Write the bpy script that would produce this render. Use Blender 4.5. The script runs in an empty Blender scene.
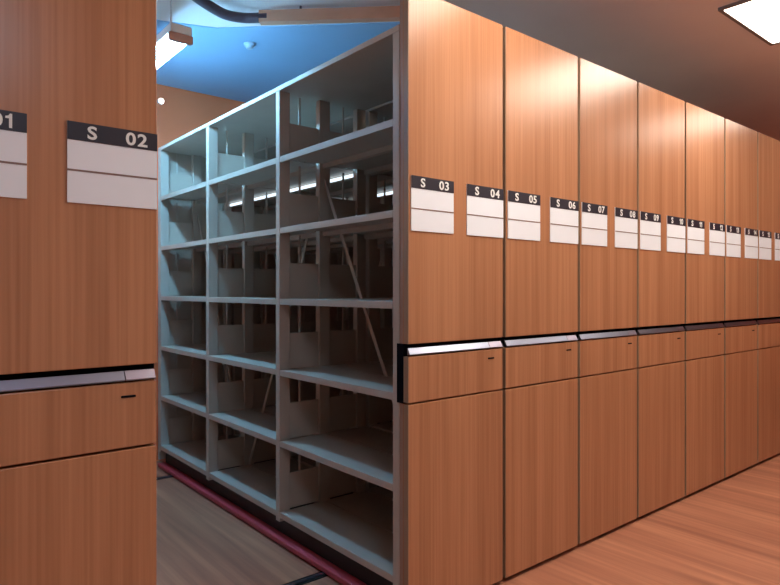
import bpy, bmesh, math
from mathutils import Vector, Matrix

D = 1.8                      # distance from the camera to the plane of the cabinet ends (m)
EYE = 0.7297 * D
C = bpy.context.scene.collection
SC = bpy.context.scene

# ------------------------------------------------------------------ materials
def new_mat(name):
    m = bpy.data.materials.new(name); m.use_nodes = True
    nt = m.node_tree; b = nt.nodes['Principled BSDF']
    return m, nt, b

def link(nt, a, b): nt.links.new(a, b)

def plain(name, col, rough=0.5, metal=0.0, spec=0.5, vary=0.08, scale=6.0):
    m, nt, b = new_mat(name)
    b.inputs['Roughness'].default_value = rough
    b.inputs['Metallic'].default_value = metal
    b.inputs['Specular IOR Level'].default_value = spec
    tc = nt.nodes.new('ShaderNodeTexCoord')
    n = nt.nodes.new('ShaderNodeTexNoise'); n.inputs['Scale'].default_value = scale; n.inputs['Detail'].default_value = 3
    r = nt.nodes.new('ShaderNodeValToRGB')
    r.color_ramp.elements[0].position = 0.3; r.color_ramp.elements[1].position = 0.7
    r.color_ramp.elements[0].color = [c * (1 - vary) for c in col] + [1]
    r.color_ramp.elements[1].color = [min(1, c * (1 + vary)) for c in col] + [1]
    link(nt, tc.outputs['Object'], n.inputs['Vector']); link(nt, n.outputs['Fac'], r.inputs['Fac'])
    link(nt, r.outputs['Color'], b.inputs['Base Color'])
    return m

def emit(name, col, strength):
    m, nt, b = new_mat(name)
    b.inputs['Base Color'].default_value = (0.9, 0.9, 0.9, 1)
    b.inputs['Emission Color'].default_value = (*col, 1)
    b.inputs['Emission Strength'].default_value = strength
    return m

def wood(name, dark, mid, light, fine, broad, rough=0.4, axis='z', spec=0.5):
    """straight-grained veneer: stretched noise along one axis"""
    m, nt, b = new_mat(name)
    b.inputs['Roughness'].default_value = rough
    b.inputs['Specular IOR Level'].default_value = spec
    tc = nt.nodes.new('ShaderNodeTexCoord')
    oi = nt.nodes.new('ShaderNodeObjectInfo')
    add = nt.nodes.new('ShaderNodeVectorMath'); add.operation = 'ADD'
    mul = nt.nodes.new('ShaderNodeMath'); mul.operation = 'MULTIPLY'; mul.inputs[1].default_value = 7.0
    comb = nt.nodes.new('ShaderNodeCombineXYZ')
    link(nt, oi.outputs['Random'], mul.inputs[0])
    link(nt, mul.outputs[0], comb.inputs['X']); link(nt, mul.outputs[0], comb.inputs['Y'])
    link(nt, tc.outputs['Object'], add.inputs[0]); link(nt, comb.outputs[0], add.inputs[1])
    def streak(across, along, detail):
        mp = nt.nodes.new('ShaderNodeMapping')
        s = {'z': (across, across, along), 'y': (across, along, across)}[axis]
        mp.inputs['Scale'].default_value = s
        n = nt.nodes.new('ShaderNodeTexNoise'); n.inputs['Scale'].default_value = 1.0; n.inputs['Detail'].default_value = detail
        link(nt, add.outputs[0], mp.inputs['Vector']); link(nt, mp.outputs[0], n.inputs['Vector'])
        return n
    a = streak(*fine, 4); c = streak(*broad, 2)
    mx = nt.nodes.new('ShaderNodeMix'); mx.data_type = 'FLOAT'; mx.inputs[0].default_value = 0.5
    link(nt, a.outputs['Fac'], mx.inputs[2]); link(nt, c.outputs['Fac'], mx.inputs[3])
    r = nt.nodes.new('ShaderNodeValToRGB')
    e = r.color_ramp.elements
    e[0].position = 0.36; e[0].color = (*dark, 1)
    e[1].position = 0.64; e[1].color = (*light, 1)
    k = e.new(0.5); k.color = (*mid, 1)
    link(nt, mx.outputs[0], r.inputs['Fac']); link(nt, r.outputs['Color'], b.inputs['Base Color'])
    bp = nt.nodes.new('ShaderNodeBump'); bp.inputs['Strength'].default_value = 0.04; bp.inputs['Distance'].default_value = 0.002
    link(nt, a.outputs['Fac'], bp.inputs['Height']); link(nt, bp.outputs['Normal'], b.inputs['Normal'])
    return m

M = {}
M['veneer'] = wood('cherry_veneer', (.38, .165, .085), (.445, .20, .103), (.515, .24, .125), (95, 1.3), (16, .12), .27)
M['edge'] = wood('edge_banding', (.27, .17, .11), (.31, .20, .13), (.35, .23, .15), (95, 1.3), (16, .12), .45)
M['side'] = plain('panel_side_laminate', (.34, .22, .17), .45)
M['steel'] = plain('shelf_steel', (.44, .38, .33), .42, 0.0, .5, .04)
M['plate'] = plain('side_plate_steel', (.46, .39, .33), .45, 0.0, .5, .05)
M['black'] = plain('black_plastic', (.008, .008, .011), .8, 0, .0)
M['base'] = plain('base_carriage_paint', (.016, .016, .017), .5)
M['chrome'] = plain('grip_aluminium', (.31, .33, .43), .3, 1.0, .5, .04)
M['lock'] = plain('lock_aluminium', (.38, .35, .45), .3, 1.0, .5, .04)
M['red'] = plain('red_safety_bar', (.42, .045, .06), .45)
M['card'] = plain('white_label_card', (.85, .88, .97), .5, 0, .4, .02)
M['header'] = plain('label_header', (.018, .014, .028), .45)
M['ink'] = plain('white_lettering', (.85, .85, .85), .5, 0, .4, .01)
M['line'] = plain('label_line', (.22, .13, .12), .5)
M['floor'] = wood('floor_boards', (.29, .11, .068), (.41, .168, .102), (.55, .25, .148), (26, .9), (6, .5), .38, 'y')
M['ceil'] = plain('ceiling_paint', (.82, .76, .75), .8, 0, .3, .03, 2)
M['blue'] = plain('ceiling_blue_light_tint', (.29, .49, .74), .8, 0, .3, .03, 2)  # blue light over the aisle put into the ceiling colour
M['wall'] = plain('wall_paint', (.86, .23, .10), .7, 0, .3, .05, 2)
M['wallw'] = plain('wall_plaster', (.62, .55, .48), .8, 0, .3, .04, 2)
M['rail'] = plain('floor_rail_steel', (.03, .03, .03), .35, .6)
M['bar_tan'] = plain('tan_painted_rail', (.64, .33, .22), .4)
M['bar_plum'] = plain('plum_rubber_tube', (.075, .05, .07), .45)
M['white'] = plain('white_enamel', (.80, .80, .80), .4)
M['pale'] = plain('pale_blue_grey_plastic', (.42, .55, .68), .5)
M['glow_strip'] = emit('added_glow_strip', (.72, .88, 1.0), 1.6)  # glow of an added strip, no known lamp
M['grey'] = plain('lamp_frame', (.20, .18, .18), .5)
M['pink'] = plain('lamp_end_cap', (.50, .25, .20), .5)
M['warm_lamp'] = emit('troffer_diffuser', (1.0, .91, .77), 16.0)
M['dim_lamp'] = emit('dim_troffer_diffuser', (1.0, .92, .80), 7.5)
M['cool_lamp'] = emit('daylight_tube', (.24, .64, 1.0), 130.0)
M['cool_fill_lamp'] = emit('cool_fill_diffuser', (.60, .82, 1.0), 12.0)  # cool fill for the added lamp near the camera
M['spot'] = emit('small_lamp_lens', (1.0, .88, .75), 6.0)

# ------------------------------------------------------------------ mesh helpers
def bm_box(bm, x0, x1, y0, y1, z0, z1, bev=0.0):
    r = bmesh.ops.create_cube(bm, size=1.0)
    vs = r['verts']
    for v in vs:
        v.co = Vector((x0 + (v.co.x + .5) * (x1 - x0), y0 + (v.co.y + .5) * (y1 - y0), z0 + (v.co.z + .5) * (z1 - z0)))
    if bev > 0:
        es = list({e for v in vs for e in v.link_edges})
        bmesh.ops.bevel(bm, geom=es, offset=bev, segments=2, profile=.5, affect='EDGES')

def bm_tube(bm, pts, rad, n=12, cap=True):
    """round tube swept along points"""
    pts = [Vector(p) for p in pts]; rings = []
    for i, p in enumerate(pts):
        t = (pts[min(i + 1, len(pts) - 1)] - pts[max(i - 1, 0)]).normalized()
        up = Vector((0, 0, 1)) if abs(t.z) < .95 else Vector((1, 0, 0))
        a = t.cross(up).normalized(); b = a.cross(t).normalized()
        rings.append([bm.verts.new(p + a * rad * math.cos(2 * math.pi * k / n) + b * rad * math.sin(2 * math.pi * k / n)) for k in range(n)])
    for r0, r1 in zip(rings, rings[1:]):
        for k in range(n):
            bm.faces.new((r0[k], r0[(k + 1) % n], r1[(k + 1) % n], r1[k]))
    if cap:
        bm.faces.new(rings[0][::-1]); bm.faces.new(rings[-1])

def bm_cyl(bm, c, r0, r1, h, n=24, axis='z'):
    mat = Matrix.Translation(c)
    if axis == 'y': mat = mat @ Matrix.Rotation(math.radians(90), 4, 'X')
    bmesh.ops.create_cone(bm, cap_ends=True, segments=n, radius1=r0, radius2=r1, depth=h, matrix=mat)

def bm_bar(bm, p, q, w, t, nrm):
    """flat bar from p to q, width w, thickness t along nrm"""
    p, q, nrm = Vector(p), Vector(q), Vector(nrm).normalized()
    d = (q - p).normalized(); s = d.cross(nrm).normalized() * w / 2; nn = nrm * t / 2
    v = [bm.verts.new(a + sg * s + ng * nn) for a in (p, q) for sg, ng in ((1, 1), (-1, 1), (-1, -1), (1, -1))]
    for f in ((0, 1, 2, 3), (7, 6, 5, 4), (0, 4, 5, 1), (1, 5, 6, 2), (2, 6, 7, 3), (3, 7, 4, 0)):
        bm.faces.new([v[i] for i in f])

def obj(name, bm, m, parent=None, smooth=False):
    bmesh.ops.recalc_face_normals(bm, faces=bm.faces)
    me = bpy.data.meshes.new(name); bm.to_mesh(me); bm.free()
    me.materials.append(m)
    if smooth:
        for p in me.polygons: p.use_smooth = True
    o = bpy.data.objects.new(name, me); C.objects.link(o)
    if parent is not None: o.parent = parent
    return o

def box(name, m, parent, x0, x1, y0, y1, z0, z1, bev=0.0):
    bm = bmesh.new(); bm_box(bm, x0, x1, y0, y1, z0, z1, bev)
    return obj(name, bm, m, parent)

def thing(name, label, cat, loc=(0, 0, 0), group=None):
    o = bpy.data.objects.new(name, None); C.objects.link(o)
    o.location = loc; o['label'] = label; o['category'] = cat
    if group: o['group'] = group
    return o

def struct(o): o['kind'] = 'structure'; return o

ONE = [(.24, 0), (.43, 0), (.43, 1), (.29, 1), (.21, .86), (.02, .80), (.02, .66), (.24, .66)]
def glyph(ch):
    """flat outline of one character as points and faces, cap height 1, left edge at 0"""
    if ch == '1':
        return [Vector(p) for p in ONE], [tuple(range(len(ONE)))]
    cu = bpy.data.curves.new('t', 'FONT'); cu.body = ch; cu.size = 1.0; cu.offset = 0.024; cu.resolution_u = 4
    to = bpy.data.objects.new('t', cu); C.objects.link(to)
    me = bpy.data.meshes.new_from_object(to.evaluated_get(bpy.context.evaluated_depsgraph_get()))
    xs = [v.co.x for v in me.vertices]; ys = [v.co.y for v in me.vertices]
    k = 1 / (max(ys) - min(ys))
    pts = [Vector(((v.co.x - min(xs)) * k * 1.15, (v.co.y - min(ys)) * k)) for v in me.vertices]
    fs = [tuple(p.vertices) for p in me.polygons]
    bpy.data.objects.remove(to); bpy.data.curves.remove(cu); bpy.data.meshes.remove(me)
    return pts, fs

def text_mesh(name, items, m, parent):
    """items: (string, x centre, z centre, cap height, y); raised lettering that faces -Y"""
    bm = bmesh.new()
    for s, xc, zc, h, y0 in items:
        gs = [glyph(ch) for ch in s]
        ws = [max(p.x for p in g[0]) for g in gs]
        x = -(sum(ws) + .13 * (len(s) - 1)) / 2
        for (pts, fs), w_ in zip(gs, ws):
            vs = [bm.verts.new((xc + (x + p.x) * h, y0, zc + (p.y - .5) * h)) for p in pts]
            faces = [bm.faces.new([vs[i] for i in f]) for f in fs]
            ex = bmesh.ops.extrude_face_region(bm, geom=faces)
            for v in ex['geom']:
                if isinstance(v, bmesh.types.BMVert): v.co.y -= .0006
            x += w_ + .13
    return obj(name, bm, m, parent)

# ------------------------------------------------------------------ the room
CEIL = EYE + .88 * D
X0, X1, Y0, Y1 = -1.7 * D, 5.2 * D, -1.6 * D, 2.66 * D
struct(box('floor', M['floor'], None, X0, X1, Y0, Y1, -.1, 0))
struct(box('ceiling', M['ceil'], None, X0, X1, Y0, Y1, CEIL, CEIL + .1))
struct(box('wall_back', M['wall'], None, X0, X1, Y1, Y1 + .12, -.1, CEIL + .1))
struct(box('wall_front', M['wallw'], None, X0, X1, Y0 - .12, Y0, -.1, CEIL + .1))
struct(box('wall_left', M['wallw'], None, X0 - .12, X0, Y0 - .12, Y1 + .12, -.1, CEIL + .1))
struct(box('wall_right', M['wall'], None, X1, X1 + .12, Y0 - .12, Y1 + .12, -.1, CEIL + .1))

# blue lamp light painted as a thin ceiling patch over the far aisle
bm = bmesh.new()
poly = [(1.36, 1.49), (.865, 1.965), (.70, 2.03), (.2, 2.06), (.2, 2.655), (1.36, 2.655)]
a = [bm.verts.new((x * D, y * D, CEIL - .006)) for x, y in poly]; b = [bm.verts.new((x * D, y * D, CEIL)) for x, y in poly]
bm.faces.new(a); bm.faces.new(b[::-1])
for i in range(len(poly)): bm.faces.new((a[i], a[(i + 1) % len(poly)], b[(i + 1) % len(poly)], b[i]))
struct(obj('ceiling_light_patch', bm, M['blue']))

# ------------------------------------------------------------------ mobile shelving units
PITCH = .3217 * D
W = PITCH - .022                      # width of one unit
TOP = 1.386 * D                       # top of the wooden end panel
PT = .054 * D - .04                   # thickness of the end panel
PY = [PT, .5597 * D, 1.0557 * D, 1.556 * D]      # depth of the four upright rows behind the front plane
LV = [.171 + .3657 * k for k in range(7)]        # shelf levels (top faces)
UD, UC = .062, .068
US = .04                                         # upright section

def front(u):
    """the wooden end with the grip band; local origin at the front left foot of the unit"""
    up = box('upper_panel', M['veneer'], u, 0, W, 0, .0355, 1.1025, TOP, .002)
    lo = box('lower_panel', M['veneer'], u, 0, W, 0, .0355, .022, .866, .002)
    box('side_board', M['side'], u, .003, W - .003, .036, PT - .0005, .022, TOP - .002, .001)
    hs = bmesh.new()
    bm_box(hs, -.003, W + .003, .029, PT + .012, .868, 1.1020, .002)      # black core, seen at the open end
    h = obj('grip_housing', hs, M['black'], u)
    pl = box('band_panel', M['veneer'], u, 0, W, 0, .0285, .8725, 1.054, .003)
    k = bmesh.new()
    bm_box(k, W - .098, W - .058, -.0022, .004, 1.012, 1.0185, .002)
    obj('key_slot', k, M['black'], pl)
    g = bmesh.new()                                                  # grip: slanted aluminium lip
    sec = [(.0005, 1.0585), (-.003, 1.0605), (-.003, 1.0630), (.010, 1.0860), (.0130, 1.0860), (.0130, 1.0585)]
    for (xa, xb) in ((.004, W - .088),):
        a = [g.verts.new((xa, y, z)) for y, z in sec]; b = [g.verts.new((xb, y, z)) for y, z in sec]
        g.faces.new(a); g.faces.new(b[::-1])
        for i in range(len(sec)): g.faces.new((a[i], a[(i + 1) % 6], b[(i + 1) % 6], b[i]))
    obj('grip_bar', g, M['chrome'], h)
    g = bmesh.new()
    a = [g.verts.new((W - .085, y, z)) for y, z in sec]; b = [g.verts.new((W - .004, y, z)) for y, z in sec]
    g.faces.new(a); g.faces.new(b[::-1])
    for i in range(len(sec)): g.faces.new((a[i], a[(i + 1) % 6], b[(i + 1) % 6], b[i]))
    obj('lock_cover', g, M['lock'], h)
    for z0, z1 in ((1.1035, TOP - .001), (.874, 1.053), (.023, .865)):
        es = box('edge_strip', M['edge'], u, -.0025, -.0002, .0005, .0275, z0, z1)
        es['label'] = 'pale edge strip'

LABEL_W_STD, LT, LB, LH, LM = .234, 1.761, 1.545, 1.712, 1.632
def index_labels(u, left_no, right_no):
    for no, x in ((left_no, .010), (right_no, W - LABEL_W_STD)):
        LABEL_W = LABEL_W_STD
        if no == 1: x, LABEL_W = .002, .2285
        c = box('index_label', M['card'], u, x, x + LABEL_W, -.004, -.0003, LB, LT, .0008)
        c['label'] = 'white index card headed S %02d' % no
        box('header_strip', M['header'], c, x, x + LABEL_W, -.0052, -.0041, LH, LT)
        box('ruled_line', M['line'], c, x, x + LABEL_W, -.0049, -.0041, LM - .0025, LM + .0025)
        zc = (LT + LH) / 2
        text_mesh('row_letter', [('S', x + LABEL_W * .26, zc, .036, -.0053)], M['ink'], c)
        text_mesh('row_number', [('%02d' % no, x + LABEL_W * .755, zc, .036, -.0053)], M['ink'], c)

def rack_frame(u):
    xs = ((0, UD), ((W - UC) / 2, (W + UC) / 2), (W - UD, W))
    for j, y in enumerate(PY):
        for xa, xb in xs:
            ya = y if j < 3 else y - US
            bm = bmesh.new(); bm_box(bm, xa, xb, ya, ya + US, .12, LV[6] - .026, .003)
            obj('upright', bm, M['steel'], u)
    box('top_cover', M['steel'], u, 0, W, PT, PY[3], LV[6] - .025, LV[6], .003)
    b = bmesh.new(); bm_box(b, .05, W - .05, PT, PY[3], .03, .118, .004)
    ba = obj('base_carriage', b, M['base'], u)
    for y in (.33 * D, 1.41 * D):
        for x in (.13, W - .13):
            w = bmesh.new(); bm_cyl(w, (x, y, .056), .048, .048, .03, 20, 'y'); obj('wheel', w, M['black'], ba, True)
    box('end_board', M['plate'], u, 0, W, PY[3], PY[3] + .015, .06, LV[6], .002)
    box('safety_bar', M['red'], u, -.007, .049, PT + .002, PY[3], .010, .036, .004)
    box('safety_bar', M['red'], u, W - .049, W + .007, PT + .002, PY[3], .010, .036, .004)

def rack_fill(u):
    half = W / 2
    for b in range(3):
        ya = PY[b] + US if b < 3 else 0
        ya = PY[b] + US + .001
        yb = (PY[b + 1] if b < 2 else PY[3] - US) - .001
        for k in range(6):
            for s in (0, 1):
                xa, xb = (0.001, half - .004) if s == 0 else (half + .004, W - .001)
                bm = bmesh.new()
                z = LV[k]
                bm_box(bm, xa, xb, ya, yb, z - .004, z, .001)                    # deck
                bm_box(bm, xa, xa + .012, ya, yb, z - .03, z - .0035, .001)      # folded lips
                bm_box(bm, xb - .012, xb, ya, yb, z - .03, z - .0035, .001)
                obj('shelf', bm, M['steel'], u)
        if b > 0:
            sl = box('shelf_glow_strip', M['glow_strip'], u, W - .022, W - .0135, ya + .01, yb - .01, LV[5] - .028, LV[5] - .010, .002)  # added glow standing in for a bright line along the rear lip
            sl['label'] = 'thin glowing strip added under a rear shelf edge'
        # diagonal brace of the bay in the middle plane
        zb, zt = .14, 1.93
        lo, hi = (ya - US / 2, yb + US / 2)
        p, q = ((half, hi, zt), (half, lo, zb)) if b % 2 == 0 else ((half, lo, zt), (half, hi, zb))
        bm = bmesh.new(); bm_bar(bm, p, q, .022, .004, (1, 0, 0)); obj('brace', bm, M['steel'], u)
    # half-height side plates and a slim rod in the opening above each
    for j in (0, 1, 2, 3):
        y = PY[j] + US / 2 if j < 3 else PY[3] - US / 2
        for k in range(6):
            for s in (0, 1):
                xa = UD if s == 0 else (W + UC) / 2
                xb = (W - UC) / 2 if s == 0 else W - UD
                z = LV[k] + .001
                bm = bmesh.new(); bm_box(bm, xa + .0005, xb - .0005, y - .006, y + .006, z, z + .185, .001)
                obj('side_plate', bm, M['plate'], u)
                xr = xa + (xb - xa) * (.38 if s == 0 else .55)
                bm = bmesh.new(); bm_box(bm, xr - .005, xr + .005, y - .004, y + .004, z + .1855, LV[k + 1] - .031, .001)
                obj('rod', bm, M['steel'], u)

def place(proto, loc, label):
    r = proto.copy(); C.objects.link(r); r.location = loc; r['label'] = label
    for ch in list(proto.children):
        c = ch.copy(); C.objects.link(c); c.parent = r
        for g in ch.children:
            d = g.copy(); C.objects.link(d); d.parent = c
    return r

GRP = 'wood-fronted mobile shelving units in the compact row'
lab = ['wooden-ended shelving unit headed S 03 and S 04, its empty shelves open to the aisle',
       'closed wooden shelving unit with cards S 05 and S 06, second in the row',
       'closed wooden shelving unit with cards S 07 and S 08, third in the row',
       'closed wooden shelving unit with cards S 09 and S 10, fourth in the row',
       'closed wooden shelving unit with cards S 11 and S 12, fifth in the row',
       'closed wooden shelving unit with cards S 13 and S 14, sixth in the row',
       'closed wooden shelving unit cut by the right edge, farthest in the row']
full = thing('mobile_shelving_unit', lab[0], 'shelving unit', (.875 * D, D, 0), GRP)
front(full); rack_frame(full); rack_fill(full)
shell = thing('mobile_shelving_unit', lab[2], 'shelving unit', (.875 * D + 2 * PITCH, D, 0), GRP)
front(shell); rack_frame(shell)
units = [full, None, shell]
units[1] = place(full, (.875 * D + PITCH, D, 0), lab[1])
for k in range(3, 7):
    units.append(place(shell, (.875 * D + k * PITCH, D, 0), lab[k]))
left = place(full, (.339 * D - W, D, 0), 'wooden-ended mobile shelving unit headed S 02, left of the open aisle')
for k, u in enumerate(units): index_labels(u, 3 + 2 * k, 4 + 2 * k)
index_labels(left, 1, 2)

# ------------------------------------------------------------------ rails in the floor
for y, l in ((1.33 * D, 'dark steel floor rail crossing the aisle nearest the camera'),
             (2.41 * D, 'dark steel floor rail crossing the far end of the aisle')):
    t = thing('floor_rail', l, 'rail', (0, y, 0), 'rails under the shelving units')
    bm = bmesh.new()
    x0, x1 = -.1 * D, 3.2 * D
    bm_box(bm, x0, x1, -.028, .028, 0, .003, .0008); obj('rail_bed', bm, M['rail'], t)
    bm = bmesh.new(); bm_box(bm, x0, x1, -.009, .009, .003, .007, .001); obj('rail_head', bm, M['chrome'], t)

# ------------------------------------------------------------------ ceiling lamps
def troffer(x, y, label, m='warm_lamp'):
    t = thing('ceiling_light', label, 'light', (x * D, y * D, CEIL), 'square ceiling lights')
    hx, hy = .205 * D, .31 * D
    bm = bmesh.new(); w = .022
    bm_box(bm, -hx - w, hx + w, -hy - w, -hy, -.018, 0, .002); bm_box(bm, -hx - w, hx + w, hy, hy + w, -.018, 0, .002)
    bm_box(bm, -hx - w, -hx, -hy, hy, -.018, 0, .002); bm_box(bm, hx, hx + w, -hy, hy, -.018, 0, .002)
    obj('lamp_frame', bm, M['grey'], t)
    box('diffuser', M[m], t, -hx, hx, -hy, hy, -.012, -.002)
    return t
troffer(2.225, .51, 'bright square ceiling light in front of the wooden cabinet row')
troffer(3.28, .51, 'second square ceiling light farther along the cabinet row', 'dim_lamp')
troffer(1.15, .51, 'square ceiling light above the S 03 cabinet end')
troffer(.10, -.55, 'unseen square ceiling light added as cool fill for the left cabinet end', 'cool_fill_lamp')  # unseen lamp added to cool and brighten the left cabinet end
troffer(-.70, 2.05, 'unseen square ceiling light added to warm the back wall')  # hidden lamp added so the back wall gets warm light

def batten(x, ya, yb, zrel, label):
    z = EYE + zrel * D
    t = thing('fluorescent_light', label, 'light', (x * D, ya * D, z), 'fluorescent lights over the aisle')
    L = (yb - ya) * D
    bm = bmesh.new(); bm_box(bm, -.055, .055, .0, L, .03, .075, .006); obj('lamp_body', bm, M['white'], t)
    for xx in (-.035, .035):
        bm = bmesh.new(); bm_tube(bm, [(xx, .03, .012), (xx, L - .03, .012)], .016, 14); obj('tube', bm, M['cool_lamp'], t, True)
    for yy in (.0, L - .028):
        bm = bmesh.new(); bm_box(bm, -.06, .06, yy, yy + .028, -.012, .0295, .004); obj('end_cap', bm, M['pink'], t)
    for yy in (.15, L - .15):
        bm = bmesh.new(); bm_tube(bm, [(0, yy, .075), (0, yy, CEIL - z)], .006, 8); obj('hanger', bm, M['white'], t)
batten(.645, 1.70, 2.42, .70, 'glowing fluorescent light hanging over the far aisle beside the left cabinet')

# smoke detector on the ceiling beyond the rail, small lamp on the back wall
t = thing('smoke_detector', 'small pale round smoke detector on the blue-lit ceiling', 'smoke detector', (1.0086 * D, 2.013 * D, CEIL))
bm = bmesh.new(); bm_cyl(bm, (0, 0, -.014), .034, .038, .016); obj('detector_base', bm, M['pale'], t)
bm = bmesh.new(); bm_cyl(bm, (0, 0, -.030), .018, .028, .016); obj('sensor_head', bm, M['pale'], t)
t = thing('wall_light', 'tiny round lamp high on the brown back wall', 'light', (.3475 / 1.009 * 2.66 * D, Y1, EYE + .805 * D))
bm = bmesh.new(); bm_cyl(bm, (0, -.012, 0), .024, .024, .024, 20, 'y'); obj('lamp_ring', bm, M['white'], t)
bm = bmesh.new(); bm_cyl(bm, (0, -.026, 0), .016, .019, .006, 20, 'y'); obj('lens', bm, M['spot'], t)

# bent rail hung under the ceiling
zr = EYE + .848 * D
t = thing('ceiling_rail', 'tan rail with a dark curved end hanging under the ceiling', 'rail', (.907 * D, 1.74 * D, CEIL))
loc = Vector((.907 * D, 1.74 * D, CEIL))
P = lambda x, y, z=zr: Vector((x * D, y * D, z)) - loc
bm = bmesh.new(); bm_bar(bm, P(.907, 1.74), P(1.30, 1.366), .050, .064, (0, 0, 1)); 
obj('straight_rail', bm, M['bar_tan'], t)
ctl = [(.925, 1.722), (.88, 1.765), (.848, 1.782), (.815, 1.787), (.78, 1.776), (.7225, 1.746), (.66, 1.704), (.531, 1.606), (.40, 1.507)]
pts = []
for i in range(len(ctl) - 1):
    p0, p1, p2, p3 = (Vector((*ctl[max(0, min(len(ctl) - 1, i + d))], 0)) for d in (-1, 0, 1, 2))
    for s in range(6):
        f = s / 6
        q = .5 * ((2 * p1) + (p2 - p0) * f + (2 * p0 - 5 * p1 + 4 * p2 - p3) * f * f + (3 * p1 - p0 - 3 * p2 + p3) * f ** 3)
        pts.append(P(q.x, q.y))
bm = bmesh.new(); bm_tube(bm, pts, .028, 14); c = obj('curved_tube', bm, M['bar_plum'], t, True); c['label'] = 'dark plum curved tube'
for x, y in ((1.0, 1.651), (1.25, 1.414), (.69, 1.724)):
    bm = bmesh.new(); bm_tube(bm, [P(x, y, zr + .02), P(x, y, CEIL)], .007, 8); obj('hanger', bm, M['bar_plum'], t)

# ------------------------------------------------------------------ world, camera, view
w = bpy.data.worlds.new('World'); SC.world = w; w.use_nodes = True
w.node_tree.nodes['Background'].inputs['Color'].default_value = (.5, .55, .6, 1)
w.node_tree.nodes['Background'].inputs['Strength'].default_value = 0.0
cam = bpy.data.cameras.new('camera'); co = bpy.data.objects.new('camera', cam); C.objects.link(co)
cam.sensor_width = 36; cam.lens = 616 / 780 * 36
cam.shift_x = -1.6 / 780; cam.shift_y = -2.5 / 780
co.location = (0, 0, EYE); co.rotation_euler = (math.pi / 2, 0, -math.atan2(.637, .770))
SC.camera = co
SC.view_settings.view_transform = 'Standard'; SC.view_settings.look = 'None'
SC.view_settings.exposure = 0.0; SC.view_settings.gamma = 1.0
SC.view_settings.use_curve_mapping = False
SC.cycles.max_bounces = 10; SC.cycles.diffuse_bounces = 6
